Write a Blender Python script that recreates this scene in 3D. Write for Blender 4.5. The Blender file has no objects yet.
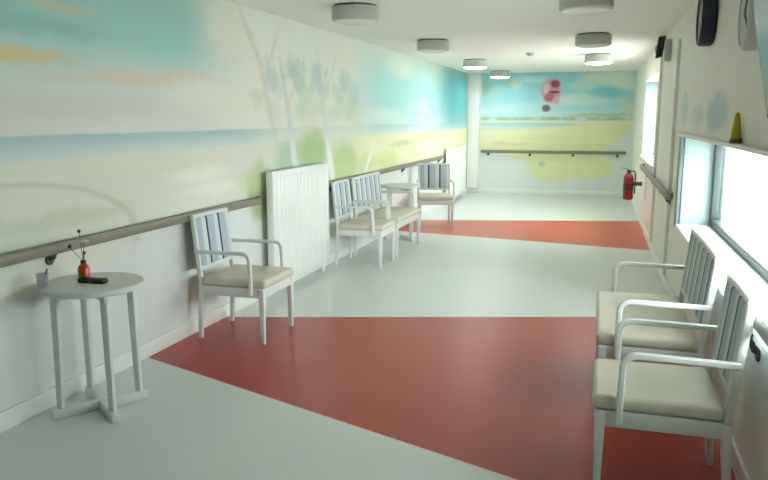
import bpy, bmesh, math, random
from math import sin, cos, pi, radians, hypot, atan2
from mathutils import Vector, Matrix, Euler

random.seed(7)
SC = bpy.context.scene
COL = SC.collection

# ------------------------------------------------------------------ camera
cam_data = bpy.data.cameras.new('camera')
cam = bpy.data.objects.new('camera', cam_data)
COL.objects.link(cam)
cam.location = (2.93, 0.0, 1.60)
cam.rotation_euler = (pi / 2 - 0.1686, 0.0, 0.3031)
cam_data.sensor_width = 36.0
cam_data.lens = 721.85 / 768.0 * 36.0
cam_data.clip_start = 0.05
SC.camera = cam

# ------------------------------------------------------------------ world
WORLD_STRENGTH = 8.0
LAMP_GLOW = 21.0
world = bpy.data.worlds.new('overcast_sky')
SC.world = world
world.use_nodes = True
wn = world.node_tree
wn.nodes.clear()
wo = wn.nodes.new('ShaderNodeOutputWorld')
wb = wn.nodes.new('ShaderNodeBackground')
wb.inputs['Color'].default_value = (0.88, 0.97, 1.0, 1)
wb.inputs['Strength'].default_value = WORLD_STRENGTH
wn.links.new(wb.outputs[0], wo.inputs[0])

# ------------------------------------------------------------------ hazy low sun
sun_data = bpy.data.lights.new('hazy_sun', 'SUN')
sun_data.energy = 4.0
sun_data.angle = radians(38)
sun_data.color = (1.0, 0.99, 0.97)
sun = bpy.data.objects.new('hazy_sun', sun_data)
COL.objects.link(sun)
sun.rotation_euler = Vector((-0.75, 0.60, -0.22)).to_track_quat('-Z', 'Y').to_euler()

# ------------------------------------------------------------------ exposure
SC.view_settings.view_transform = 'Standard'
SC.view_settings.look = 'None'
SC.view_settings.gamma = 1.0
SC.view_settings.use_curve_mapping = False
SC.view_settings.exposure = 0.80
SC.cycles.max_bounces = 14
SC.cycles.diffuse_bounces = 10
SC.cycles.glossy_bounces = 5
SC.cycles.transparent_max_bounces = 16
SC.cycles.sample_clamp_indirect = 8.0
SC.cycles.caustics_reflective = False
SC.cycles.caustics_refractive = False
SC.cycles.use_denoising = True

# room dimensions (metres); the right hand wall runs one degree off parallel
D, H, YN = 15.38, 2.50, -3.0
SK = 0.0174


def RX(y):
    return 3.345 + (D - y) * SK


def portal(name, y0, y1, z0, z1, off):
    ld = bpy.data.lights.new(name, 'AREA')
    ld.shape = 'RECTANGLE'
    ld.size, ld.size_y = (y1 - y0), (z1 - z0)
    ld.energy = 1.0
    ld.cycles.is_portal = True
    o = bpy.data.objects.new(name, ld)
    COL.objects.link(o)
    ym = (y0 + y1) / 2
    o.location = (RX(ym) + off, ym, (z0 + z1) / 2)
    # local -Z looks towards -X (into the room), local X along the wall
    o.rotation_euler = Matrix(((0, 0, 1), (1, 0, 0), (0, 1, 0))).to_euler()
    return o


WIN1 = (2.3, 6.42, 0.72, 1.45)
WIN2 = (9.6, 12.3, 1.00, 2.15)
WT = 0.34
portal('window_daylight', *WIN1, WT + 0.03)
portal('window_daylight', *WIN2, WT + 0.03)


# ------------------------------------------------------------------ materials
def srgb(r, g, b):
    def f(c):
        c /= 255.0
        return c / 12.92 if c <= 0.04045 else ((c + 0.055) / 1.055) ** 2.4
    return (f(r), f(g), f(b), 1.0)


class NT:
    """small node-graph writer"""
    def __init__(s, name):
        s.m = bpy.data.materials.new(name)
        s.m.use_nodes = True
        s.t = s.m.node_tree
        s.t.nodes.clear()
        s.out = s.n('ShaderNodeOutputMaterial')
        s.bs = s.n('ShaderNodeBsdfPrincipled')
        s.l(s.bs.outputs[0], s.out.inputs[0])

    def n(s, t):
        return s.t.nodes.new(t)

    def l(s, a, b):
        s.t.links.new(a, b)

    def put(s, v, sock):
        if hasattr(v, 'is_linked'):
            s.l(v, sock)
        else:
            sock.default_value = v

    def math(s, op, a, b=0.0, c=0.0, clamp=False):
        n = s.n('ShaderNodeMath')
        n.operation = op
        n.use_clamp = clamp
        for i, v in enumerate((a, b, c)):
            s.put(v, n.inputs[i])
        return n.outputs[0]

    def vmath(s, op, a, b=None, c=None):
        n = s.n('ShaderNodeVectorMath')
        n.operation = op
        for i, v in enumerate((a, b, c)):
            if v is not None:
                s.put(v, n.inputs[i])
        return n.outputs['Value'] if op in ('LENGTH', 'DOT_PRODUCT', 'DISTANCE') else n.outputs['Vector']

    def step(s, v, a, b, lo=0.0, hi=1.0):
        n = s.n('ShaderNodeMapRange')
        n.interpolation_type = 'SMOOTHSTEP'
        n.clamp = True
        s.put(v, n.inputs['Value'])
        for k, x in (('From Min', a), ('From Max', b), ('To Min', lo), ('To Max', hi)):
            n.inputs[k].default_value = x
        if a > b:
            n.inputs['From Min'].default_value, n.inputs['From Max'].default_value = b, a
            n.inputs['To Min'].default_value, n.inputs['To Max'].default_value = hi, lo
        return n.outputs[0]

    def mix(s, f, a, b):
        n = s.n('ShaderNodeMix')
        n.data_type = 'RGBA'
        n.clamp_factor = True
        s.put(f, n.inputs[0])
        s.put(a, n.inputs[6])
        s.put(b, n.inputs[7])
        return n.outputs[2]

    def noise(s, vec, scale, detail=3.0, rough=0.5):
        n = s.n('ShaderNodeTexNoise')
        s.put(vec, n.inputs['Vector'])
        n.inputs['Scale'].default_value = scale
        n.inputs['Detail'].default_value = detail
        n.inputs['Roughness'].default_value = rough
        return n

    def coord(s, k='Object'):
        return s.n('ShaderNodeTexCoord').outputs[k]

    def sep(s, v):
        n = s.n('ShaderNodeSeparateXYZ')
        s.l(v, n.inputs[0])
        return n.outputs

    def comb(s, x, y, z=0.0):
        n = s.n('ShaderNodeCombineXYZ')
        for i, v in enumerate((x, y, z)):
            s.put(v, n.inputs[i])
        return n.outputs[0]

    def ramp(s, f, pts):
        n = s.n('ShaderNodeValToRGB')
        e = n.color_ramp.elements
        while len(e) < len(pts):
            e.new(0.5)
        for i, (p, c) in enumerate(pts):
            e[i].position = p
            e[i].color = c
        s.put(f, n.inputs[0])
        return n.outputs[0]

    def ell(s, vec, cx, cy, rx, ry, soft=0.35, rot=0.0):
        """soft filled ellipse mask in the plane of vec (x, y)"""
        n = s.n('ShaderNodeMapping')
        n.vector_type = 'TEXTURE'
        s.l(vec, n.inputs['Vector'])
        n.inputs['Location'].default_value = (cx, cy, 0)
        n.inputs['Rotation'].default_value = (0, 0, rot)
        n.inputs['Scale'].default_value = (rx, ry, 1)
        return s.step(s.vmath('LENGTH', n.outputs[0]), 1.0 + soft, 1.0 - soft)

    def seg(s, vec, x0, y0, x1, y1, w, soft=0.5):
        return s.ell(vec, (x0 + x1) / 2, (y0 + y1) / 2, hypot(x1 - x0, y1 - y0) / 2 + w, w, soft,
                     atan2(y1 - y0, x1 - x0))

    def done(s, col, rough=0.5, spec=0.5, metal=0.0, coat=0.0):
        s.put(col, s.bs.inputs['Base Color'])
        s.put(rough, s.bs.inputs['Roughness'])
        s.bs.inputs['Specular IOR Level'].default_value = spec
        s.bs.inputs['Metallic'].default_value = metal
        s.bs.inputs['Coat Weight'].default_value = coat
        return s.m


def paint(name, rgb, rough=0.5, var=0.05, scale=6.0, spec=0.5, metal=0.0, coat=0.0):
    t = NT(name)
    c = srgb(*rgb)
    d = tuple(x * (1 - var * 2) for x in c[:3]) + (1,)
    nz = t.noise(t.coord(), scale, 4.0)
    return t.done(t.mix(nz.outputs['Fac'], d, c), rough, spec, metal, coat)


M = {}
M['white_wood'] = paint('white_painted_wood', (216, 219, 217), 0.36, 0.03, 9)
M['seat_vinyl'] = paint('beige_seat_vinyl', (205, 200, 181), 0.42, 0.04, 7)
M['radiator'] = paint('white_radiator_enamel', (232, 233, 230), 0.35, 0.02, 4)
M['trim'] = paint('white_trim_paint', (232, 233, 228), 0.4, 0.03, 5)
M['rail'] = paint('taupe_handrail', (136, 132, 116), 0.42, 0.08, 14)
M['bracket'] = paint('dark_bracket_metal', (84, 82, 76), 0.45, 0.06, 20)
M['ceiling'] = paint('ceiling_paint', (238, 238, 232), 0.8, 0.03, 1.2)
M['black'] = paint('black_plastic', (24, 25, 28), 0.4, 0.05, 10)
M['navy'] = paint('dark_navy_face', (26, 34, 52), 0.3, 0.05, 10)
M['blue_rim'] = paint('blue_rim', (22, 40, 62), 0.35, 0.05, 10)
M['grey_face'] = paint('grey_dial', (170, 172, 168), 0.4, 0.04, 10)
M['white_rim'] = paint('white_rim', (226, 228, 226), 0.35, 0.03, 10)
M['screen'] = paint('dark_teal_screen', (44, 66, 68), 0.22, 0.04, 5)
M['screen_case'] = paint('dark_screen_case', (56, 62, 62), 0.45, 0.04, 8)
M['red_metal'] = paint('red_cylinder_enamel', (142, 16, 30), 0.3, 0.05, 8)
M['yellow'] = paint('yellow_glaze', (196, 176, 40), 0.35, 0.08, 20)
M['dark_base'] = paint('dark_grey_base', (86, 88, 84), 0.5, 0.06, 20)
M['orange'] = paint('orange_bottle', (190, 74, 26), 0.28, 0.1, 18)
M['brown'] = paint('dark_brown_cap', (62, 34, 24), 0.4, 0.05, 18)
M['stem'] = paint('dry_stem', (96, 92, 58), 0.6, 0.1, 30)
M['blossom'] = paint('white_blossom', (236, 234, 230), 0.6, 0.04, 30)
M['grey_box'] = paint('grey_box', (172, 178, 168), 0.5, 0.04, 12)
M['drum_side'] = paint('grey_lamp_rim', (186, 188, 182), 0.4, 0.03, 6)
M['drum_diffuser'] = paint('opal_lamp_cover', (218, 220, 214), 0.25, 0.02, 6)
M['lit_cover'] = paint('lit_opal_cover', (236, 237, 230), 0.25, 0.02, 6)
_b = M['lit_cover'].node_tree.nodes['Principled BSDF']
_b.inputs['Emission Color'].default_value = (1, .99, .95, 1)
_b.inputs['Emission Strength'].default_value = LAMP_GLOW
M['lilac'] = paint('pale_lilac_sign', (196, 190, 212), 0.5, 0.03, 8)
M['paving'] = paint('pale_paving', (238, 236, 228), 0.8, 0.04, 0.7)

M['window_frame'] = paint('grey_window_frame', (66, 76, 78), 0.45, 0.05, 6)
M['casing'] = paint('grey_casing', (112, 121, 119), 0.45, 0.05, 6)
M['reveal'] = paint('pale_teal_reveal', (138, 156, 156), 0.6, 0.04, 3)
t = NT('window_glass')
t.t.nodes.remove(t.bs)
tr, gl, mx, fr = t.n('ShaderNodeBsdfTransparent'), t.n('ShaderNodeBsdfGlossy'), t.n('ShaderNodeMixShader'), t.n('ShaderNodeLayerWeight')
tr.inputs[0].default_value = (0.95, 0.985, 0.975, 1)
gl.inputs['Roughness'].default_value = 0.02
fr.inputs['Blend'].default_value = 0.5
t.l(t.math('MULTIPLY_ADD', t.math('POWER', fr.outputs['Facing'], 5.0), 0.35, 0.03), mx.inputs[0]); t.l(tr.outputs[0], mx.inputs[1]); t.l(gl.outputs[0], mx.inputs[2])
t.l(mx.outputs[0], t.out.inputs[0])
M['glass'] = t.m

t = NT('clear_tumbler_glass')
M['tumbler'] = t.done(srgb(232, 236, 234), 0.06)
t.bs.inputs['Transmission Weight'].default_value = 0.75
t.bs.inputs['IOR'].default_value = 1.2

# striped upholstery: stripes run up the back, across local X
t = NT('striped_back_fabric')
x, y, z = t.sep(t.coord())
ph = t.math('FRACT', t.math('DIVIDE', t.math('ADD', x, 10.035), 0.17))
blue = t.mix(t.noise(t.coord(), 90, 2).outputs['Fac'], srgb(164, 177, 190), srgb(184, 195, 204))
pale = t.mix(t.noise(t.coord(), 90, 2).outputs['Fac'], srgb(202, 209, 212), srgb(216, 220, 220))
m_pale = t.math('MULTIPLY', t.step(ph, 0.56, 0.60), t.step(ph, 0.94, 0.90))
m_dark = t.math('MULTIPLY', t.step(ph, 0.44, 0.47), t.step(ph, 0.60, 0.57))
c = t.mix(m_pale, blue, pale)
M['stripes'] = t.done(t.mix(m_dark, c, srgb(54, 63, 86)), 0.8, 0.2)

# vinyl floor: pale grey with two tapering red bands crossing the corridor
t = NT('vinyl_floor')
oc = t.coord()
x, y, z = t.sep(oc)


def lin(a, b):                                   # y - (a + b x)
    return t.math('SUBTRACT', y, t.math('MULTIPLY_ADD', x, b, a))


def band(n0, n1, f0, f1):
    return t.math('MULTIPLY', t.step(lin(n0, n1), -0.006, 0.006), t.step(lin(f0, f1), 0.006, -0.006))


r1 = band(3.99, -0.362, 5.03, 0.314)
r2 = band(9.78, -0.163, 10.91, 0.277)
nz = t.noise(oc, 2.2, 5).outputs['Fac']
fine = t.noise(oc, 140, 2).outputs['Fac']
grey = t.mix(nz, srgb(207, 211, 208), srgb(216, 219, 216))
grey = t.mix(t.math('MULTIPLY', fine, 0.25), grey, srgb(186, 193, 190))
red = t.mix(nz, srgb(160, 54, 42), srgb(176, 64, 50))
red = t.mix(t.math('MULTIPLY', fine, 0.2), red, srgb(126, 40, 32))
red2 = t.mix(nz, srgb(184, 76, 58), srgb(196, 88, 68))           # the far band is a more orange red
rgh = t.math('MULTIPLY_ADD', nz, 0.10, 0.30)
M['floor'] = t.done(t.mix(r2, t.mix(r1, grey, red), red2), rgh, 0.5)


def painted(name, build, rough=0.62):
    t = NT(name)
    return t.done(build(t), rough, 0.35)


def warp(t, p, amp, scale):
    nz = t.noise(p, scale, 3).outputs['Color']
    return t.vmath('MULTIPLY_ADD', t.vmath('SUBTRACT', nz, (0.5, 0.5, 0.5)), (amp, amp, 0), p)


MURAL_CUTS = (YN - .15, 5.40, 7.00, 8.40, D + .15)     # the long mural is painted bay by bay


def mural_left(t, lo, hi):
    def near_bay(a, b):
        return max(a, b) > lo - .35 and min(a, b) < hi + .35
    x, y, z = t.sep(t.coord())
    p0 = t.comb(y, z)
    p = warp(t, p0, 0.16, 1.7)
    pf = warp(t, p0, 0.10, 7.0)
    u, v, _ = t.sep(p)
    _, vs, _ = t.sep(warp(t, p0, 0.02, 2.0))
    big = t.noise(p0, 1.1, 4).outputs['Fac']
    mid = t.noise(p0, 3.5, 4).outputs['Fac']
    k = lambda a: (a - 1.3) / 1.2
    fn = t.math('DIVIDE', t.math('SUBTRACT', v, 1.3), 1.2)
    near = t.ramp(fn, [(0, srgb(224, 224, 216)), (k(1.62), srgb(218, 219, 218)), (k(1.80), srgb(212, 218, 215)), (k(1.92), srgb(188, 212, 207)),
                       (k(2.06), srgb(158, 203, 199)), (k(2.3), srgb(152, 193, 190)), (1, srgb(164, 188, 182))])
    cream = t.ramp(fn, [(0, srgb(232, 231, 220)), (0.4, srgb(234, 232, 222)), (1, srgb(222, 226, 218))])
    cyan = t.ramp(fn, [(0, srgb(212, 226, 214)), (k(1.55), srgb(198, 228, 226)), (k(1.8), srgb(168, 220, 222)), (k(2.1), srgb(172, 220, 220)), (1, srgb(206, 218, 208))])
    deep = t.ramp(fn, [(0, srgb(150, 200, 204)), (0.4, srgb(108, 188, 200)), (0.8, srgb(104, 186, 198)), (1, srgb(150, 196, 196))])
    c = t.mix(t.step(u, 4.5, 5.6), near, cream)
    c = t.mix(t.step(u, 7.6, 9.4), c, cyan)
    c = t.mix(t.step(u, 12.2, 13.8), c, deep)
    # soft clouds
    def lay(c, mask, rgb, a=1.0):
        if mask.node.bl_idname == 'ShaderNodeMapRange':      # the strength goes straight into the mask's range
            for k_ in ('To Min', 'To Max'):
                mask.node.inputs[k_].default_value *= a
            return t.mix(mask, c, srgb(*rgb))
        return t.mix(t.math('MULTIPLY', mask, a), c, srgb(*rgb))
    for (cx, cy, rx, ry, rgb, a) in [
            (3.00, 1.92, .42, .045, (214, 196, 150), .9), (3.4, 2.20, .30, .03, (206, 192, 156), .5),
            (2.5, 2.24, .6, .05, (206, 186, 150), .7),
            (4.10, 1.84, .50, .05, (222, 204, 186), .75), (3.45, 1.82, .3, .03, (214, 204, 192), .5),
            (4.62, 1.90, .35, .035, (222, 206, 192), .6), (5.0, 1.76, .6, .10, (232, 230, 216), .7),
            (5.3, 2.30, .35, .22, (224, 222, 208), .8), (3.2, 2.08, .5, .05, (138, 174, 174), .45),
            (3.5, 1.66, .7, .07, (210, 204, 202), .5), (10.2, 2.3, .7, .14, (222, 230, 222), .7),
            (9.2, 1.64, .8, .07, (222, 234, 226), .6), (11.5, 1.78, .9, .08, (206, 230, 226), .5)]:
        if near_bay(cx - 1.6 * rx, cx + 1.6 * rx):
            c = lay(c, t.ell(pf, cx, cy, rx, ry, .6), rgb, a)
    # sea
    sea = t.mix(t.step(vs, 1.37, 1.50), srgb(206, 219, 219), srgb(168, 198, 202))
    sea_amt = t.math('MAXIMUM', t.step(u, 6.3, 5.2, .25, .92), t.step(u, 8.2, 9.2, .0, .55))
    c = t.mix(t.math('MULTIPLY', t.math('MULTIPLY', t.step(vs, 1.355, 1.38), t.step(vs, 1.51, 1.495)), sea_amt), c, sea)
    # sand
    sand_n = t.mix(big, srgb(214, 215, 200), srgb(230, 228, 216))
    sand_f = t.mix(mid, srgb(222, 224, 186), srgb(234, 232, 200))
    sand = t.mix(t.step(u, 7.2, 8.8), sand_n, sand_f)
    c = t.mix(t.step(vs, 1.385, 1.355), c, sand)
    for (cx, cy, rx, ry, rgb, a) in [
            (4.75, 1.18, .35, .06, (238, 236, 220), .8), (5.0, 1.06, .45, .05, (240, 236, 222), .6),
            (3.3, 1.03, .6, .05, (192, 198, 160), .5), (2.9, .90, .5, .06, (188, 198, 160), .5),
            (4.0, 1.30, .7, .03, (226, 222, 200), .5), (10.4, 1.22, .8, .04, (196, 204, 140), .6),
            (11.8, 1.30, 1.0, .05, (206, 212, 160), .6), (9.2, 1.02, .7, .05, (206, 214, 150), .5)]:
        if near_bay(cx - 1.6 * rx, cx + 1.6 * rx):
            c = lay(c, t.ell(pf, cx, cy, rx, ry, .6), rgb, a)
    # the curved path on the beach
    ring = t.n('ShaderNodeMapping'); ring.vector_type = 'TEXTURE'
    t.l(warp(t, p0, .03, 4), ring.inputs['Vector'])
    ring.inputs['Location'].default_value = (2.85, .86, 0); ring.inputs['Scale'].default_value = (1.12, .40, 1)
    rl = t.vmath('LENGTH', ring.outputs[0])
    c = lay(c, t.math('MULTIPLY', t.step(rl, .93, .985), t.step(rl, 1.05, 1.0)), (186, 180, 140), .38)
    # shrubs behind the trunks
    for (cx, cy, rx, ry, rgb, a) in [
            (6.92, 1.24, .38, .22, (176, 202, 150), 1), (7.85, 1.08, .42, .22, (188, 206, 148), 1), (6.3, 1.18, .26, .20, (178, 206, 178), .85),
            (5.70, .95, .22, .24, (170, 190, 138), .95), (5.6, 1.08, .30, .10, (204, 210, 176), .6), (9.5, 1.04, .5, .12, (212, 220, 156), .7),
            (8.6, 1.04, .35, .12, (206, 214, 160), .6), (7.4, .98, .9, .10, (196, 208, 158), .6)]:
        if near_bay(cx - 1.5 * rx, cx + 1.5 * rx):
            c = lay(c, t.ell(pf, cx, cy, rx, ry, .45), rgb, a)
    # pale trunks and boughs
    pt, pl = warp(t, p0, .09, 4.5), warp(t, p0, .22, 11)
    for (x0, y0, x1, y1, w, rgb, a) in [
            (5.48, 2.42, 5.78, 2.08, .035, (196, 196, 190), .75), (5.78, 2.08, 5.92, 1.72, .045, (202, 200, 194), .75), (5.92, 1.72, 6.05, 1.40, .04, (206, 206, 196), .6),
            (6.14, 2.34, 5.86, 1.90, .03, (200, 198, 192), .65), (6.20, 2.10, 6.36, 1.60, .04, (196, 200, 204), .75), (6.36, 1.62, 6.42, 1.30, .05, (214, 218, 222), .9),
            (6.42, 1.34, 6.54, 1.00, .055, (232, 234, 232), .95), (7.08, 2.25, 7.20, 1.70, .04, (204, 202, 196), .6), (7.20, 1.74, 7.34, 1.24, .055, (222, 222, 218), .9),
            (7.34, 1.30, 7.50, .86, .06, (238, 240, 234), .95), (7.62, 2.26, 7.28, 1.84, .03, (206, 204, 198), .5), (8.90, 1.22, 8.66, 1.00, .035, (240, 240, 230), .9),
            (8.66, 1.02, 8.5, .80, .04, (240, 240, 230), .9), (6.5, 1.9, 6.30, 1.66, .02, (200, 204, 202), .6)]:
        if near_bay(x0, x1):
            c = lay(c, t.seg(pt, x0, y0, x1, y1, w * 1.2, .5), rgb, a * (.95 if y1 < 1.4 else .62))
    # foliage tufts
    for (cx, cy, r, rgb, a) in [
            (6.49, 2.05, .12, (158, 190, 194), .85), (6.62, 1.92, .11, (172, 198, 200), .7), (7.03, 2.04, .12, (166, 194, 198), .75), (7.12, 1.93, .10, (182, 204, 204), .6),
            (7.88, 2.02, .14, (164, 196, 198), .8), (8.18, 1.88, .16, (186, 214, 222), .8), (6.01, 1.95, .10, (172, 196, 196), .7), (6.1, 1.86, .10, (190, 206, 204), .6),
            (7.27, 1.88, .11, (184, 206, 204), .6), (6.74, 1.80, .15, (192, 216, 192), .65), (7.70, 1.72, .16, (198, 220, 196), .65), (8.12, 1.74, .16, (190, 216, 184), .75),
            (5.73, 1.76, .10, (204, 212, 188), .6), (7.1, 1.72, .13, (204, 220, 198), .6), (6.06, 1.64, .11, (208, 214, 194), .5), (8.3, 1.58, .14, (206, 222, 192), .55),
            (6.85, 1.62, .14, (214, 222, 196), .5), (7.75, 1.86, .12, (188, 210, 214), .6), (6.25, 2.0, .06, (176, 202, 202), .7), (6.72, 2.08, .07, (176, 204, 206), .7), (6.9, 1.9, .07, (184, 210, 196), .7), (7.3, 2.06, .06, (178, 206, 208), .7), (7.55, 1.9, .08, (190, 214, 200), .6), (7.45, 1.62, .09, (202, 222, 190), .6), (6.6, 1.66, .09, (200, 218, 196), .6), (8.0, 1.62, .09, (196, 218, 186), .7), (5.9, 2.08, .06, (186, 204, 200), .6), (8.5, 1.70, .10, (200, 222, 206), .5), (7.9, 2.2, .2, (228, 228, 218), .5)]:
        if near_bay(cx - 2 * r, cx + 2 * r):
            c = lay(c, t.ell(pl, cx, cy, r * 1.25, r * .85, .55), rgb, a * .8)
    # the bare white wall below, with sand running down over the rail near the front
    wall = t.mix(mid, srgb(214, 218, 215), srgb(222, 225, 222))
    edge = t.math('MULTIPLY', t.step(v, .84, .87), t.step(u, 15.3, 15.1))
    low = t.math('MAXIMUM', t.ell(p, 3.05, .86, .95, .20, .12), t.ell(p, 5.74, .82, .20, .16, .4))
    return t.mix(t.math('MAXIMUM', edge, low), wall, c)


def mural_back(t):
    x, y, z = t.sep(t.coord())
    p0 = t.comb(x, z)
    p = warp(t, p0, .20, 1.8)
    pf = warp(t, p0, .14, 6)
    u, v, _ = t.sep(p)
    _, vs, _ = t.sep(warp(t, p0, .03, 3))
    mid = t.noise(p0, 3.2, 4).outputs['Fac']
    fn = t.math('DIVIDE', t.math('SUBTRACT', v, 1.4), 1.1)
    c = t.ramp(fn, [(0, srgb(206, 228, 226)), (.25, srgb(180, 220, 225)), (.55, srgb(150, 206, 217)), (1, srgb(146, 202, 213))])

    def lay(c, mask, rgb, a=1.0):
        return t.mix(t.math('MULTIPLY', mask, a), c, srgb(*rgb))
    for (cx, cy, rx, ry, rgb, a) in [
            (2.35, 1.95, .75, .12, (206, 226, 224), .8), (2.75, 2.38, .45, .14, (216, 222, 212), .9), (1.2, 1.80, .7, .08, (186, 220, 222), .6),
            (3.12, 2.30, .22, .22, (222, 226, 218), .85), (3.2, 1.75, .14, .2, (206, 214, 196), .7), (1.35, 2.36, .3, .07, (200, 222, 222), .7), (.5, 1.72, .5, .06, (206, 226, 226), .7), (2.0, 1.68, .6, .05, (198, 224, 226), .7), (2.35, 2.22, .3, .10, (196, 218, 216), .8), (2.85, 2.08, .35, .10, (126, 198, 210), .8),
            (.35, 2.22, .22, .15, (150, 186, 160), .7), (.75, 2.34, .20, .10, (156, 188, 162), .6), (1.0, 2.28, .12, .12, (204, 214, 190), .6), (.55, 2.05, .15, .18, (176, 210, 204), .6)]:
        c = lay(c, t.ell(pf, cx, cy, rx, ry, .5), rgb, a)
    sand = t.mix(mid, srgb(220, 220, 176), srgb(232, 229, 196))
    c = t.mix(t.step(vs, 1.56, 1.50), c, sand)
    c = lay(c, t.ell(warp(t, p0, .05, 3), 1.1, 1.45, 1.15, .045, .3), (166, 206, 216), .9)
    c = lay(c, t.ell(warp(t, p0, .05, 3), .7, 1.37, .8, .03, .4), (196, 216, 210), .8)
    hz = t.math('MULTIPLY', t.step(vs, 1.52, 1.55), t.step(vs, 1.62, 1.58))
    c = lay(c, t.math('MULTIPLY', hz, t.step(mid, .35, .55)), (160, 176, 128), .75)
    for (cx, cy, rx, ry, rgb, a) in [
            (2.7, 1.64, .6, .04, (186, 196, 140), .8), (3.1, 1.30, .25, .2, (214, 214, 160), .6), (1.9, 1.18, 1.0, .06, (222, 218, 166), .6), (.9, 1.02, .5, .06, (206, 206, 140), .7),
            (1.9, .96, .5, .07, (198, 200, 136), .7), (2.7, .98, .35, .08, (200, 202, 138), .7)]:
        c = lay(c, t.ell(pf, cx, cy, rx, ry, .5), rgb, a)
    wall = t.mix(mid, srgb(210, 217, 214), srgb(220, 226, 222))
    low = t.math('MAXIMUM', t.ell(pf, 1.85, .62, .62, .34, .12), t.ell(pf, 2.45, .58, .52, .24, .15))
    low = t.math('MAXIMUM', low, t.ell(pf, 1.35, .88, .62, .14, .3))
    c_low = t.mix(mid, srgb(216, 216, 164), srgb(228, 226, 184))
    c = t.mix(t.step(v, 1.1, 1.0), c, c_low)
    c = lay(c, t.ell(p0, 1.55, .64, .07, .05, .4), (170, 190, 192), .8)
    m = t.math('MAXIMUM', t.math('MULTIPLY', t.step(v, .90, .95), t.step(t.math('ADD', u, t.math('MULTIPLY', t.step(v, 1.5, .9), .55)), 3.42, 3.34)), low)
    m = t.math('MULTIPLY', m, t.step(x, .24, .30))
    m = t.math('MULTIPLY', m, t.step(t.math('MAXIMUM', x, 0), 3.34, 3.28))
    c = t.mix(m, wall, c)
    # the painted balloon drifting in the sky
    pb = warp(t, p0, .04, 6)
    for (cx, cy, rx, ry, rgb) in [(1.70, 2.14, .19, .24, (206, 140, 156)), (1.78, 2.27, .10, .08, (150, 30, 62)), (1.60, 2.17, .06, .12, (224, 186, 184)), (1.76, 2.10, .11, .035, (120, 40, 70)),
                                  (1.66, 2.00, .10, .09, (186, 92, 118)), (1.80, 1.92, .08, .06, (214, 160, 176)), (1.61, 1.78, .085, .07, (126, 40, 72))]:
        c = lay(c, t.ell(pb, cx, cy, rx, ry, .3), rgb, .85)
    return c


def wall_right_paint(t):
    x, y, z = t.sep(t.coord())
    p0 = t.comb(y, z)
    pf = warp(t, p0, .10, 5)
    mid = t.noise(p0, 2.5, 4).outputs['Fac']
    c = t.mix(mid, srgb(224, 222, 210), srgb(232, 230, 219))
    for (cx, cy, rx, ry, a) in [(6.6, 1.66, .22, .15, .7), (5.75, 1.60, .35, .08, .55), (4.85, 1.62, .42, .11, .8)]:
        c = t.mix(t.math('MULTIPLY', t.ell(pf, cx, cy, rx, ry, .3), a), c, srgb(168, 192, 194))
    return c


MURAL_BAYS = [painted('beach_mural_paint', lambda t, a=a, b=b: mural_left(t, a, b)) for a, b in zip(MURAL_CUTS, MURAL_CUTS[1:])]
M['mural_back'] = painted('lagoon_mural_paint', mural_back)
M['wall_right'] = painted('cream_wall_paint', wall_right_paint)


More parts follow.
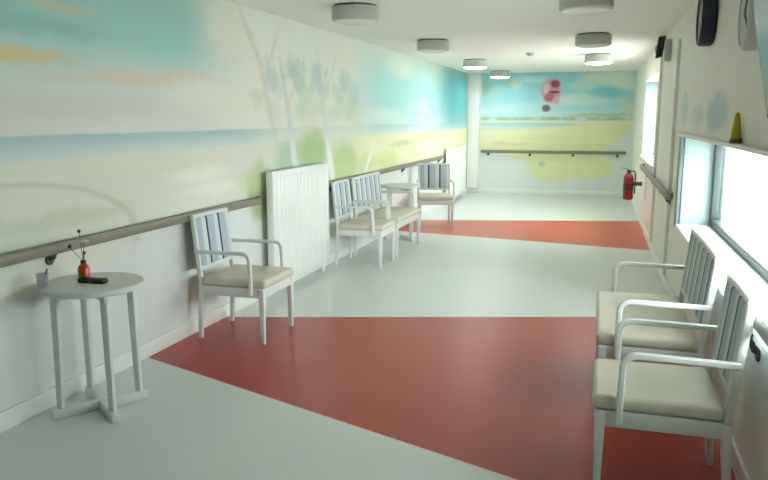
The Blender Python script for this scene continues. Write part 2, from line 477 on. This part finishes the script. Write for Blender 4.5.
# ------------------------------------------------------------------ mesh helpers
class MB:
    def __init__(s):
        s.bm = bmesh.new()

    def _bevel(s, verts, w, seg=2):
        es = list({e for v in verts for e in v.link_edges})
        bmesh.ops.bevel(s.bm, geom=es, offset=w, segments=seg, profile=.5, affect='EDGES', clamp_overlap=True)

    def box(s, x0, x1, y0, y1, z0, z1, bev=0.0, seg=2, mat=None, taper=None):
        vs = bmesh.ops.create_cube(s.bm, size=1)['verts']
        for v in vs:
            top = v.co.z > 0
            px, py = v.co.x, v.co.y
            if taper and not top:
                px *= taper; py *= taper
            v.co = Vector(((x0 + x1) / 2 + px * (x1 - x0), (y0 + y1) / 2 + py * (y1 - y0), z1 if top else z0))
        if mat is not None:
            for v in vs:
                v.co = mat @ v.co
        if bev:
            s._bevel(vs, bev, seg)
        return s

    def hexa(s, pts, bev=0.0, seg=2):
        """eight corners: bottom four then top four"""
        vs = [s.bm.verts.new(p) for p in pts]
        for f in ((3, 2, 1, 0), (4, 5, 6, 7), (0, 1, 5, 4), (1, 2, 6, 5), (2, 3, 7, 6), (3, 0, 4, 7)):
            s.bm.faces.new([vs[i] for i in f])
        if bev:
            s._bevel(vs, bev, seg)
        return s

    def sweep(s, path, w, h=None, n=10, power=2.0, up=(0, 0, 1), scales=None):
        """rounded section of half sizes w (sideways) and h (up) along a path"""
        h = h or w
        path = [Vector(p) for p in path]
        rings = []
        side0 = None
        for i, p in enumerate(path):
            a = path[max(i - 1, 0)]; b = path[min(i + 1, len(path) - 1)]
            d = (b - a).normalized()
            if side0 is None:
                side0 = d.cross(Vector(up))
                if side0.length < 1e-4:
                    side0 = d.cross(Vector((0, 1, 0)))
                side0.normalize()
            else:
                side0 = (side0 - d * side0.dot(d)).normalized()
            upv = side0.cross(d).normalized()
            k = scales[i] if scales else 1.0
            r = []
            for j in range(n):
                an = 2 * pi * j / n
                cx, cy = cos(an), sin(an)
                fx = math.copysign(abs(cx) ** (2 / power), cx)
                fy = math.copysign(abs(cy) ** (2 / power), cy)
                r.append(s.bm.verts.new(p + side0 * (fx * w * k) + upv * (fy * h * k)))
            rings.append(r)
        for a, b in zip(rings, rings[1:]):
            for j in range(n):
                s.bm.faces.new((a[j], a[(j + 1) % n], b[(j + 1) % n], b[j]))
        s.bm.faces.new(rings[0][::-1]); s.bm.faces.new(rings[-1])
        return s

    def lathe(s, prof, n=32, c=(0, 0, 0), mat=None):
        """profile of (radius, height) turned about Z; closed at radius 0"""
        rings = []
        M4 = mat or Matrix.Translation(c)
        for r, z in prof:
            if r < 1e-5:
                rings.append([s.bm.verts.new(M4 @ Vector((0, 0, z)))])
            else:
                rings.append([s.bm.verts.new(M4 @ Vector((r * cos(2 * pi * j / n), r * sin(2 * pi * j / n), z))) for j in range(n)])
        for a, b in zip(rings, rings[1:]):
            for j in range(n):
                if len(a) == 1 and len(b) == 1:
                    continue
                if len(a) == 1:
                    s.bm.faces.new((a[0], b[(j + 1) % n], b[j]))
                elif len(b) == 1:
                    s.bm.faces.new((a[j], a[(j + 1) % n], b[0]))
                else:
                    s.bm.faces.new((a[j], a[(j + 1) % n], b[(j + 1) % n], b[j]))
        return s

    def build(s, name, mat, parent=None, smooth=True):
        bmesh.ops.recalc_face_normals(s.bm, faces=s.bm.faces)
        me = bpy.data.meshes.new(name)
        s.bm.to_mesh(me); s.bm.free()
        o = bpy.data.objects.new(name, me)
        COL.objects.link(o)
        me.materials.append(mat)
        if smooth:
            me.polygons.foreach_set('use_smooth', [True] * len(me.polygons))
            try:
                me.set_sharp_from_angle(angle=radians(38))
            except AttributeError:
                pass
        if parent:
            o.parent = parent
        return o


def tag(o, label=None, cat=None, group=None, kind=None):
    if label: o['label'] = label
    if cat: o['category'] = cat
    if group: o['group'] = group
    if kind: o['kind'] = kind
    return o


def empty(name, loc=(0, 0, 0), rz=0.0):
    o = bpy.data.objects.new(name, None)
    COL.objects.link(o)
    o.empty_display_size = .1
    o.location = loc
    o.rotation_euler = (0, 0, rz)
    return o


def copy_tree(o, parent=None):
    c = o.copy()
    COL.objects.link(c)
    if parent:
        c.parent = parent
    for ch in o.children:
        copy_tree(ch, c)
    return c


def struct(o):
    o['kind'] = 'structure'
    return o


def arc(c, r, a0, a1, n, plane):
    """points of an arc; plane maps (a, b) to 3-D"""
    return [plane(c[0] + r * cos(a0 + (a1 - a0) * i / n), c[1] + r * sin(a0 + (a1 - a0) * i / n)) for i in range(n + 1)]


# ------------------------------------------------------------------ the room
struct(MB().box(-.15, 4.1, YN - .15, D + .15, -.12, 0).build('floor', M['floor'], smooth=False))
struct(MB().box(-.15, 4.1, YN - .15, D + .15, H, H + .15).build('ceiling', M['ceiling'], smooth=False))
mb = MB()
for a, b in zip(MURAL_CUTS, MURAL_CUTS[1:]):
    mb.box(-.15, 0, a, b, 0, H)
wl = struct(mb.build('wall_left', MURAL_BAYS[0], smooth=False))
for m_ in MURAL_BAYS[1:]:
    wl.data.materials.append(m_)
for p_ in wl.data.polygons:
    p_.material_index = sum(p_.center.y > c_ for c_ in MURAL_CUTS[1:-1])
struct(MB().box(0, RX(D), D, D + .15, 0, H).build('wall_back', M['mural_back'], smooth=False))
struct(MB().box(0, RX(YN), YN - .15, YN, 0, H).build('wall_front', M['wall_right'], smooth=False))


def rslab(mb, y0, y1, z0, z1, d0, d1, bev=0.0):
    """slab lying along the right wall; d0 < d1 are depths from its inner face (minus is into the room)"""
    def P(y, d, z):
        return (RX(y) + d, y, z)
    return mb.hexa([P(y0, d0, z0), P(y0, d1, z0), P(y1, d1, z0), P(y1, d0, z0), P(y0, d0, z1), P(y0, d1, z1), P(y1, d1, z1), P(y1, d0, z1)], bev)


mb = MB()
rslab(mb, YN - .15, WIN1[0], 0, H, 0, WT)
rslab(mb, WIN1[0], WIN1[1], 0, WIN1[2], 0, WT)
rslab(mb, WIN1[0], WIN1[1], WIN1[3], H, 0, WT)
rslab(mb, WIN1[1], WIN2[0], 0, H, 0, WT)
rslab(mb, WIN2[0], WIN2[1], 0, WIN2[2], 0, WT)
rslab(mb, WIN2[0], WIN2[1], WIN2[3], H, 0, WT)
rslab(mb, WIN2[1], D + .15, 0, H, 0, WT)
struct(mb.build('wall_right', M['wall_right'], smooth=False))

struct(MB().box(0, .016, YN, D, 0, .105, .004).build('baseboard_left', M['trim']))
struct(MB().box(.018, RX(D) - .018, D - .016, D, 0, .105, .004).build('baseboard_back', M['trim']))
struct(rslab(MB(), YN, D - .018, 0, .105, -.016, 0, .004).build('baseboard_right', M['trim']))
# pale boxed-in pipe in the far left corner and two flat strips on the right wall
struct(MB().box(.01, .24, D - .12, D - .02, .11, H, .006).build('trim_1', M['trim']))
struct(rslab(MB(), 9.16, 9.34, .11, H - .02, -.03, 0, .005).build('trim_2', M['trim']))
struct(rslab(MB(), 7.25, 7.40, .11, 2.3, -.03, 0, .005).build('trim_3', M['trim']))


def window(name, w, mull, trims=True):
    y0, y1, z0, z1 = w
    root = struct(empty(name, (RX(y0), y0, z0)))
    def put(mb, nm, mat):
        o = mb.build(nm, mat, root)
        o.location = (-RX(y0), -y0, -z0)
        return o
    fr = MB()
    a, b = WT - .11, WT - .03
    rslab(fr, y0, y1, z0, z0 + .06, a, b, .004)
    rslab(fr, y0, y1, z1 - .06, z1, a, b, .004)
    edges = [y0] + mull + [y1]
    rslab(fr, y0, y0 + .06, z0 + .06, z1 - .06, a, b, .004)
    rslab(fr, y1 - .06, y1, z0 + .06, z1 - .06, a, b, .004)
    for m_ in mull:
        rslab(fr, m_ - .035, m_ + .035, z0 + .06, z1 - .06, a, b, .004)
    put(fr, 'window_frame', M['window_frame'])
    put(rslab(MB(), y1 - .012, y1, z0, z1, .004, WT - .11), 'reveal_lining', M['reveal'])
    for i in range(len(edges) - 1):
        p0 = edges[i] + (.06 if i == 0 else .035); p1 = edges[i + 1] - (.06 if i == len(edges) - 2 else .035)
        put(rslab(MB(), p0, p1, z0 + .06, z1 - .06, WT - .054, WT - .046), 'window_pane', M['glass'])
    put(rslab(MB(), y0, y1, z0 - .03, z0 + .004, -.03, WT - .11, .006), 'window_sill', M['trim'])
    if trims:
        put(rslab(MB(), y0 - .06, y1 + .10, z1, z1 + .022, -.060, 0, .005), 'head_ledge', M['trim'])
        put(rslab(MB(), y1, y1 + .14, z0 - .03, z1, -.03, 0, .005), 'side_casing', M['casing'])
    return root


window('window_1', WIN1, [3.95])
window('window_2', WIN2, [10.95], trims=False)

# what daylight falls on outside
struct(MB().box(RX(0) + WT + .1, 60, -40, 60, -.55, -.45).build('ground', M['paving'], smooth=False))


# ------------------------------------------------------------------ handrails
def handrail(path, wall_dir, brackets, label, name='handrail'):
    """taupe rail along path; brackets are points on it; wall_dir points to the wall"""
    base = Vector(path[0])
    root = empty(name, base)
    P = [Vector(p) - base for p in path]
    wd = Vector(wall_dir)
    d = (P[-1] - P[0]).normalized()
    pts = [P[0] + wd * .040, P[0] + wd * .02 + d * .012, P[0] + d * .05] + P[1:-1] + [P[-1] - d * .05, P[-1] + wd * .02 - d * .012, P[-1] + wd * .040]
    MB().sweep(pts, .020, .032, 14, 2.6).build('rail', M['rail'], root)
    for s_ in brackets:
        q = P[0].lerp(P[-1], s_)
        b = MB()
        b.sweep([q + Vector((0, 0, -.028)), q + Vector((0, 0, -.055)) + wd * .012, q + Vector((0, 0, -.065)) + wd * .040], .010, .010, 8)
        c = q + wd * .038 + Vector((0, 0, -.065))
        rot = wd.to_track_quat('Z', 'Y').to_matrix().to_4x4()
        b.lathe([(0, -.004), (.026, -.004), (.03, .0), (.03, .007), (0, .007)], 16, mat=Matrix.Translation(c) @ rot)
        b.build('bracket', M['bracket'], root)
    return tag(root, label, 'handrail', 'handrails along the corridor')


RZ = .89
handrail([(.047, YN + .1, RZ), (.047, 5.66, RZ)], (-1, 0, 0), [.1, .3, .5, .71, .93], 'taupe handrail on the beach mural wall, before the large radiator')
handrail([(.047, 7.10, RZ), (.047, 12.80, RZ)], (-1, 0, 0), [.05, .3, .55, .8, .96], 'taupe handrail on the mural wall running between the two radiators')
handrail([(.30, D - .07, RZ), (3.20, D - .07, RZ)], (0, 1, 0), [.05, .35, .65, .95], 'taupe handrail straight across the far end wall')
wdir = Vector((1, SK, 0)).normalized()
handrail([(RX(11.4) - .055, 11.4, RZ), (RX(7.0) - .055, 7.0, RZ)], wdir, [.03, .3, .55, .8, .97], 'short handrail on the right wall beyond the window, with dark brackets')
rr = handrail([(RX(3.26) - .040, 3.26, .80), (RX(-1.2) - .040, -1.2, .80)], wdir, [.004], 'rounded end of a taupe handrail by the window, behind the closest chair')
# its brackets reach the wall just under the sill
for ch in list(rr.children):
    if ch.name.startswith('bracket'):
        bpy.data.objects.remove(ch)
for yb in (3.2, 1.6, 0.0):
    q = Vector((RX(yb) - .040, yb, .80)) - rr.location
    b = MB()
    b.sweep([q + Vector((0, 0, -.028)), q + Vector((0, 0, -.10)), q + Vector((.02, 0, -.155)), q + Vector((.036, 0, -.165))], .012, .012, 8)
    b.lathe([(0, -.004), (.03, -.004), (.034, 0), (.034, .006), (0, .006)], 16, mat=Matrix.Translation(q + Vector((.032, 0, -.165))) @ wdir.to_track_quat('Z', 'Y').to_matrix().to_4x4())
    b.build('bracket', M['bracket'], rr)


# ------------------------------------------------------------------ radiators
def radiator(y0, y1, z0, z1, label):
    root = empty('radiator', (.004, (y0 + y1) / 2, z0))
    L, Hh = (y1 - y0), z1 - z0
    f = MB()
    n = int(L / .075)
    f.box(.112, .122, -L / 2, L / 2, 0, Hh, .003)
    for i in range(n):
        yc = -L / 2 + L * (i + .5) / n
        f.box(.119, .1255, yc - .030, yc + .030, .035, Hh - .035, .004, 2)
    f.build('front_panel', M['radiator'], root)
    b = MB().box(.062, .070, -L / 2 + .005, L / 2 - .005, .005, Hh - .005, .003)
    for i in range(int(L / .05)):
        yc = -L / 2 + .03 + i * .05
        b.box(.071, .111, yc, yc + .004, .03, Hh - .03)
    b.build('convector', M['radiator'], root)
    for s_ in (-1, 1):
        e = MB().box(.062, .124, s_ * (L / 2) - .004, s_ * (L / 2) + .004, .002, Hh, .002)
        e.build('end_panel', M['radiator'], root)
    g = MB()
    g.box(.062, .070, -L / 2, L / 2, Hh, Hh + .012); g.box(.114, .122, -L / 2, L / 2, Hh, Hh + .012)
    for i in range(int(L / .03)):
        yc = -L / 2 + .01 + i * .03
        g.box(.068, .116, yc, yc + .012, Hh + .002, Hh + .010)
    g.build('top_grille', M['radiator'], root)
    for s_ in (-1, 1):
        MB().box(.003, .064, s_ * L * .36 - .02, s_ * L * .36 + .02, Hh * .12, Hh * .86, .004).build('wall_bracket', M['bracket'], root)
    pv = MB().sweep([(.09, L / 2 - .08, -z0 + .002), (.09, L / 2 - .08, .01)], .009, n=10)
    pv.sweep([(.105, L / 2 - .14, -z0 + .002), (.105, L / 2 - .14, .01)], .009, n=10)
    pv.build('feed_pipe', M['radiator'], root)
    v = MB().lathe([(0, 0), (.018, 0), (.022, .01), (.022, .05), (.016, .06), (0, .06)], 16, mat=Matrix.Translation((.09, L / 2 + .004, .08)) @ Matrix.Rotation(-pi / 2, 4, 'X'))
    v.build('valve', M['white_rim'], root)
    return tag(root, label, 'radiator', 'panel radiators on the mural wall')


radiator(5.71, 7.02, .11, 1.12, 'large white ribbed panel radiator between the nearest left chair and the seats beyond')
radiator(12.95, 14.55, .11, 1.03, 'smaller-looking white radiator at the far end of the mural wall')


# ------------------------------------------------------------------ seats
def make_seat(name, w):
    """origin on the floor between the legs; the sitter faces +Y"""
    r = empty(name)
    hx = w / 2
    for sx in (-1, 1):
        x0 = sx * (hx - .045)
        MB().hexa([(x0 - .014, .226, 0), (x0 + .014, .226, 0), (x0 + .014, .254, 0), (x0 - .014, .254, 0),
                   (x0 - .021, .217, .40), (x0 + .021, .217, .40), (x0 + .021, .259, .40), (x0 - .021, .259, .40)], .004).build('leg', M['white_wood'], r)
    for sx in (-1, 1):
        x0 = sx * (hx - .050)
        MB().hexa([(x0 - .014, -.284, 0), (x0 + .014, -.284, 0), (x0 + .014, -.256, 0), (x0 - .014, -.256, 0),
                   (x0 - .019, -.262, .40), (x0 + .019, -.262, .40), (x0 + .019, -.220, .40), (x0 - .019, -.220, .40)], .004).build('leg', M['white_wood'], r)
    ap = MB()
    ap.box(-hx + .04, hx - .04, .226, .254, .335, .405, .004)
    ap.box(-hx + .04, hx - .04, -.254, -.228, .335, .405, .004)
    for sx in (-1, 1):
        xx = sx * (hx - .045)
        ap.box(xx - .013, xx + .013, -.23, .23, .335, .405, .004)
    ap.build('seat_frame', M['white_wood'], r)
    st = MB()
    st.box(-hx + .028, hx - .028, -.235, .272, .404, .468, .024, 4)
    st.build('seat', M['seat_vinyl'], r)
    # back: two leaning stiles, curved top rail, lower rail
    def bk(z):                                    # y of the back's middle plane at height z
        return -.245 - .055 * max(0, (z - .40)) / .52
    bf = MB()
    for sx in (-1, 1):
        xx = sx * (hx - .050)
        bf.sweep([(xx, bk(.40), .398), (xx, bk(.6), .6), (xx, bk(.8), .8), (xx, bk(.892), .892)], .015, .017, 12, 4.0, up=(0, 1, 0))
    n = 12
    bf.sweep([(-hx + .036 + (w - .072) * i / n, bk(.895) - .004 * (1 - (2 * i / n - 1) ** 2), .894 + .005 * (1 - (2 * i / n - 1) ** 2)) for i in range(n + 1)], .017, .014, 12, 4.0)
    bf.sweep([(-hx + .05, bk(.52), .52), (hx - .05, bk(.52), .52)], .012, .015, 12, 4.0)
    bf.build('back_frame', M['white_wood'], r)
    pd = MB()
    z0, z1, th = .535, .886, .018
    x1 = hx - .066
    pd.hexa([(-x1, bk(z0) - th, z0), (x1, bk(z0) - th, z0), (x1, bk(z0) + th, z0), (-x1, bk(z0) + th, z0),
             (-x1, bk(z1) - th, z1), (x1, bk(z1) - th, z1), (x1, bk(z1) + th, z1), (-x1, bk(z1) + th, z1)], .010, 3)
    pd.build('back_cushion', M['stripes'], r)
    for sx in (-1, 1):
        xx = sx * (hx - .018)
        R_ = .055
        path = [(xx, .165, .36), (xx, .165, .46), (xx, .160, .655 - R_)]
        path += arc((.160 - R_, .655 - R_), R_, 0, pi / 2, 7, lambda a, b: (xx, a, b))[1:]
        path += [(xx, -.05, .652), (xx, -.18, .650), (xx, bk(.65) + .0, .648)]
        MB().sweep(path, .0145, .014, 12, 3.2, up=(0, 1, 0)).build('armrest', M['white_wood'], r)
    return r


def place(o, x, y, rz, label, cat, group):
    o.location = (x, y, 0)
    o.rotation_euler = (0, 0, rz)
    return tag(o, label, cat, group)


chair = make_seat('armchair', .56)
settee = make_seat('settee', 1.08)
GC, GS = 'white armchairs with striped backs', 'white two-seat settees with striped backs'
place(chair, .39, 4.71, -pi / 2, 'white armchair with striped back standing alone on the red band, beside the big radiator', 'chair', GC)
place(copy_tree(chair), .39, 7.46, -pi / 2, 'white armchair with striped back close beyond the big radiator, next to the left settee', 'chair', GC)
place(copy_tree(chair), .46, 10.45, -pi + .30, 'distant white armchair turned towards us, just beyond the second round table', 'chair', GC)
place(copy_tree(chair), 3.175, 3.22, pi / 2 + SK, 'closest white armchair with beige seat against the window wall', 'chair', GC)
place(settee, .39, 8.33, -pi / 2, 'white settee with striped back against the beach mural wall', 'settee', GS)
place(copy_tree(settee), 3.165, 4.38, pi / 2 + SK, 'white settee with striped back under the window, behind the closest chair', 'settee', GS)


# ------------------------------------------------------------------ round tables
def make_table(R_=.264, h=.72):
    r = empty('round_table')
    MB().lathe([(0, h - .032), (R_ - .012, h - .032), (R_, h - .026), (R_, h - .006), (R_ - .006, h), (0, h)], 56).build('tabletop', M['white_wood'], r)
    q = .148
    for sx, sy in ((-1, -1), (1, -1), (1, 1), (-1, 1)):
        MB().hexa([(sx * q - .016, sy * q - .016, .05), (sx * q + .016, sy * q - .016, .05), (sx * q + .016, sy * q + .016, .05), (sx * q - .016, sy * q + .016, .05),
                   (sx * q * .95 - .02, sy * q * .95 - .02, h - .03), (sx * q * .95 + .02, sy * q * .95 - .02, h - .03), (sx * q * .95 + .02, sy * q * .95 + .02, h - .03), (sx * q * .95 - .02, sy * q * .95 + .02, h - .03)],
                  .004).build('leg', M['white_wood'], r)
    b = MB()
    for a in (pi / 4, -pi / 4):
        b.box(-.258, .258, -.022, .022, .0, .055, .006, 2, mat=Matrix.Rotation(a, 4, 'Z'))
    b.build('cross_base', M['white_wood'], r)
    cr = MB()
    for a in (pi / 4, -pi / 4):
        cr.box(-.225, .225, -.012, .012, h - .075, h - .03, .003, 2, mat=Matrix.Rotation(a, 4, 'Z'))
    cr.build('top_brace', M['white_wood'], r)
    return r


TX, TY, TH = .29, 3.17, .72
tb = make_table()
place(tb, TX, TY, .16, 'tall round white table with a cross base, holding the orange bottle', 'table', 'round white side tables')
place(copy_tree(tb), .29, 9.17, .2, 'distant round white table between the left settee and the turned chair', 'table', 'round white side tables')

# things on the near table
v = empty('bottle_vase', (.20, 3.21, TH))
MB().lathe([(0, 0), (.026, 0), (.031, .006), (.031, .062), (.024, .078), (.012, .090), (.012, .104), (.009, .104), (.008, .05), (0, .05)], 24).build('bottle', M['orange'], v)
MB().lathe([(.0125, .090), (.0150, .092), (.0150, .106), (.0125, .108)], 20).build('neck_ring', M['brown'], v)
for (dx, dy, dz, nm, mat, sz) in ((-.004, .02, .205, 'blossom', 'blossom', .020), (-.075, -.01, .180, 'bud', 'brown', .011), (-.015, .0, .265, 'bud', 'brown', .010), (.02, -.01, .150, 'bud', 'stem', .009)):
    s_ = MB().sweep([(0, 0, .06), (dx * .1, dy * .1, .11), (dx * .5, dy * .5, .06 + (dz - .06) * .65), (dx, dy, dz)], .0018, n=6).build('stem', M['stem'], v)
    b = MB()
    if nm == 'blossom':
        for k in range(7):
            a = 2 * pi * k / 7
            mt = Matrix.Translation((dx + cos(a) * sz * .75, dy + sin(a) * sz * .75, dz + .004)) @ Matrix.Rotation(a, 4, 'Z') @ Matrix.Diagonal((sz * .7, sz * .42, sz * .22, 1))
            bmesh.ops.create_icosphere(b.bm, subdivisions=2, radius=1, matrix=mt)
    else:
        b.lathe([(0, 0), (sz * .6, sz * .4), (sz, sz), (sz * .7, sz * 1.8), (0, sz * 2.4)], 12, c=(dx, dy, dz - sz))
    b.build(nm, M[mat], s_)
tag(v, 'small orange bottle with thin dry stems and a white blossom, on the near round table', 'vase')

ph = empty('slim_case', (.30, 3.155, TH), .05)
MB().box(-.080, .080, -.028, .028, 0, .026, .010, 3).build('body', M['black'], ph)
MB().box(-.012, .012, -.0295, -.026, .008, .018, .001, 1).build('clasp', M['dark_base'], ph)
tag(ph, 'slim dark case lying flat beside the orange bottle', 'case')

g = empty('tumbler', (.125, 2.985, TH))
MB().lathe([(0, 0), (.024, 0), (.027, .004), (.031, .075), (.0295, .075), (.026, .008), (0, .008)], 28).build('glass', M['tumbler'], g)
MB().sweep([(-.016, -.004, .010), (.006, .004, .05), (.028, .010, .098)], .0045, n=8).build('stirrer', M['dark_base'], g)
tag(g, 'small clear glass with a dark stirrer at the table edge near the wall', 'glass')


# ------------------------------------------------------------------ ceiling lamps
def make_lamp(cover='drum_diffuser'):
    r = empty('ceiling_lamp')
    MB().lathe([(0, 0), (.175, 0), (.175, -.018), (0, -.018)], 48).build('base_plate', M['dark_base'], r)
    MB().lathe([(.178, -.014), (.192, -.016), (.195, -.03), (.195, -.118), (.186, -.126), (.178, -.118), (.178, -.014)], 48).build('rim', M['drum_side'], r)
    MB().lathe([(.180, -.112), (.178, -.128), (.13, -.140), (0, -.145), (0, -.110), (.180, -.110)], 48).build('diffuser', M[cover], r)
    return r


lamp = make_lamp()
lit_lamp = make_lamp('lit_cover')
spots = [(.87, 5.80, 'round drum ceiling lamp closest to us in the row by the mural wall'),
         (.85, 8.60, 'second round ceiling lamp in the row by the mural wall'),
         (.80, 11.65, 'third round ceiling lamp in the row by the mural wall'),
         (.76, 14.6, 'last round ceiling lamp before the far wall, mural side'),
         (2.70, 5.72, 'round drum ceiling lamp closest to us in the row by the windows'),
         (2.68, 8.50, 'second round ceiling lamp in the row by the windows'),
         (2.69, 11.2, 'farthest round ceiling lamp in the row by the windows')]
for i, (x, y, lb) in enumerate(spots):
    o = lamp if i == 0 else lit_lamp if i == 2 else copy_tree(lit_lamp if i in (3, 6) else lamp)
    o.location = (x, y, H)
    tag(o, lb, 'ceiling lamp', 'round ceiling lamps')

sd = empty('smoke_detector', (1.76, 10.7, H))
MB().lathe([(0, 0), (.055, 0), (.055, -.012), (0, -.012)], 28).build('base', M['grey_box'], sd)
MB().lathe([(.050, -.010), (.046, -.030), (.028, -.042), (0, -.044), (0, -.012)], 28).build('sensor_head', M['grey_box'], sd)
tag(sd, 'small round smoke detector in the middle of the ceiling', 'smoke detector')


# ------------------------------------------------------------------ right wall fittings
def wall_disc(name, y, z, R_, th, face, rim, label):
    """round thing whose back touches the right wall; local Z points into the room"""
    r = empty(name, (RX(y), y, z))
    r.rotation_euler = Matrix(((0, 0, -1), (-1, 0, 0), (0, 1, 0))).to_euler()
    MB().lathe([(0, 0), (R_ * .93, 0), (R_, .012), (R_, th - .012), (R_ * .95, th), (R_ * .86, th - .004), (R_ * .86, th - .014), (0, th - .014)], 48).build('casing', M[rim], r)
    MB().lathe([(0, th - .014), (R_ * .86, th - .014), (R_ * .86, th - .010), (0, th - .010)], 48).build('dial', M[face], r)
    hm = 'white_rim' if face == 'navy' else 'black'
    for a, ln, w in ((.6, .50, .010), (2.2, .70, .007)):
        MB().box(-w, w, -.02, R_ * ln, th - .009, th - .006, 0, 1, mat=Matrix.Rotation(-a, 4, 'Z')).build('hand', M[hm], r)
    return tag(r, label, 'wall clock', 'round clocks high on the right wall')


wall_disc('wall_clock', 5.25, 2.24, .185, .09, 'navy', 'blue_rim', 'round dark navy clock high on the wall above the window')
wall_disc('wall_clock', 3.76, 2.07, .17, .075, 'grey_face', 'white_rim', 'round white-rimmed clock high on the wall, next to the dark screen')

tv = empty('wall_screen', (RX(2.87) - .004, 2.87, 1.84))
tv.rotation_euler = Euler((0, -.19, SK))
MB().box(-.060, -.020, -.49, .49, -.24, .36, .008, 2).build('casing', M['screen_case'], tv)
MB().box(-.063, -.059, -.47, .47, -.22, .34, .001, 1).build('display', M['screen'], tv)
MB().box(-.024, .012, -.10, .10, -.08, .12, .004).build('mount', M['bracket'], tv)
tag(tv, 'dark teal flat screen tilted down from the wall at the upper right edge', 'screen')

sp = empty('wall_speaker', (RX(8.7), 8.7, 2.365))
MB().hexa([(-.12, -.05, -.13), (-.05, -.06, -.11), (-.05, .06, -.11), (-.12, .05, -.13), (-.10, -.06, .10), (-.02, -.07, .11), (-.02, .07, .11), (-.10, .06, .10)], .012).build('cabinet', M['black'], sp)
MB().lathe([(0, 0), (.05, 0), (.045, .006), (0, .012)], 20, mat=Matrix.Translation((-.115, 0, -.03)) @ Matrix.Rotation(-pi / 2, 4, 'Y')).build('cone_cover', M['dark_base'], sp)
MB().box(-.06, 0, -.015, .015, -.03, .05, .003).build('bracket', M['bracket'], sp)
tag(sp, 'small black speaker high on the right wall near the ceiling', 'speaker')

jb = empty('junction_box', (RX(8.2), 8.2, 2.28))
MB().box(-.06, 0, -.06, .06, -.11, .11, .006).build('box', M['grey_box'], jb)
MB().box(-.066, -.058, -.055, .055, -.10, .10, .003).build('cover', M['grey_box'], jb)
tag(jb, 'small pale grey box on the right wall just this side of the black speaker', 'box')

or_ = empty('yellow_ornament', (RX(3.95) - .030, 3.95, WIN1[3] + .022))
MB().lathe([(0, 0), (.027, 0), (.029, .006), (.028, .016), (.025, .024), (0, .024)], 28).build('base', M['dark_base'], or_)
MB().lathe([(0, .022), (.025, .022), (.024, .05), (.019, .09), (.014, .125), (.012, .140), (.006, .150), (0, .152)], 28).build('body', M['yellow'], or_)
tag(or_, 'small tapered yellow ornament on a dark base standing on the window ledge', 'ornament')

ey = 11.75
ex = RX(ey) - .20
fe = empty('fire_extinguisher', (ex, ey, .34))
MB().lathe([(0, .006), (.055, 0), (.072, .012), (.076, .03), (.076, .33), (.066, .37), (.036, .40), (.024, .405), (.024, .42), (0, .42)], 32).build('cylinder', M['red_metal'], fe)
MB().lathe([(.022, .415), (.030, .42), (.030, .45), (.018, .46), (0, .46)], 20).build('valve', M['black'], fe)
MB().sweep([(0, 0, .45), (-.03, -.02, .475), (-.10, -.04, .49)], .009, .006, 8).build('handle', M['black'], fe)
MB().sweep([(.02, 0, .44), (.085, -.02, .44), (.098, -.03, .36), (.096, -.03, .22), (.094, -.03, .10)], .010, n=10).build('hose', M['black'], fe)
MB().box(.070, .200, -.03, .03, .22, .28, .003).build('wall_bracket', M['bracket'], fe)
MB().lathe([(.0765, .14), (.0772, .142), (.0772, .25), (.0765, .252)], 32).build('label_band', M['brown'], fe)
tag(fe, 'red fire extinguisher hung low at the far right corner', 'fire extinguisher')

sg = empty('notice_plate', (RX(10.9), 10.9, .62))
MB().box(-.006, 0, -.10, .10, -.19, .19, .002).build('plate', M['lilac'], sg)
tag(sg, 'pale lilac upright plate on the right wall beside the fire extinguisher', 'notice')
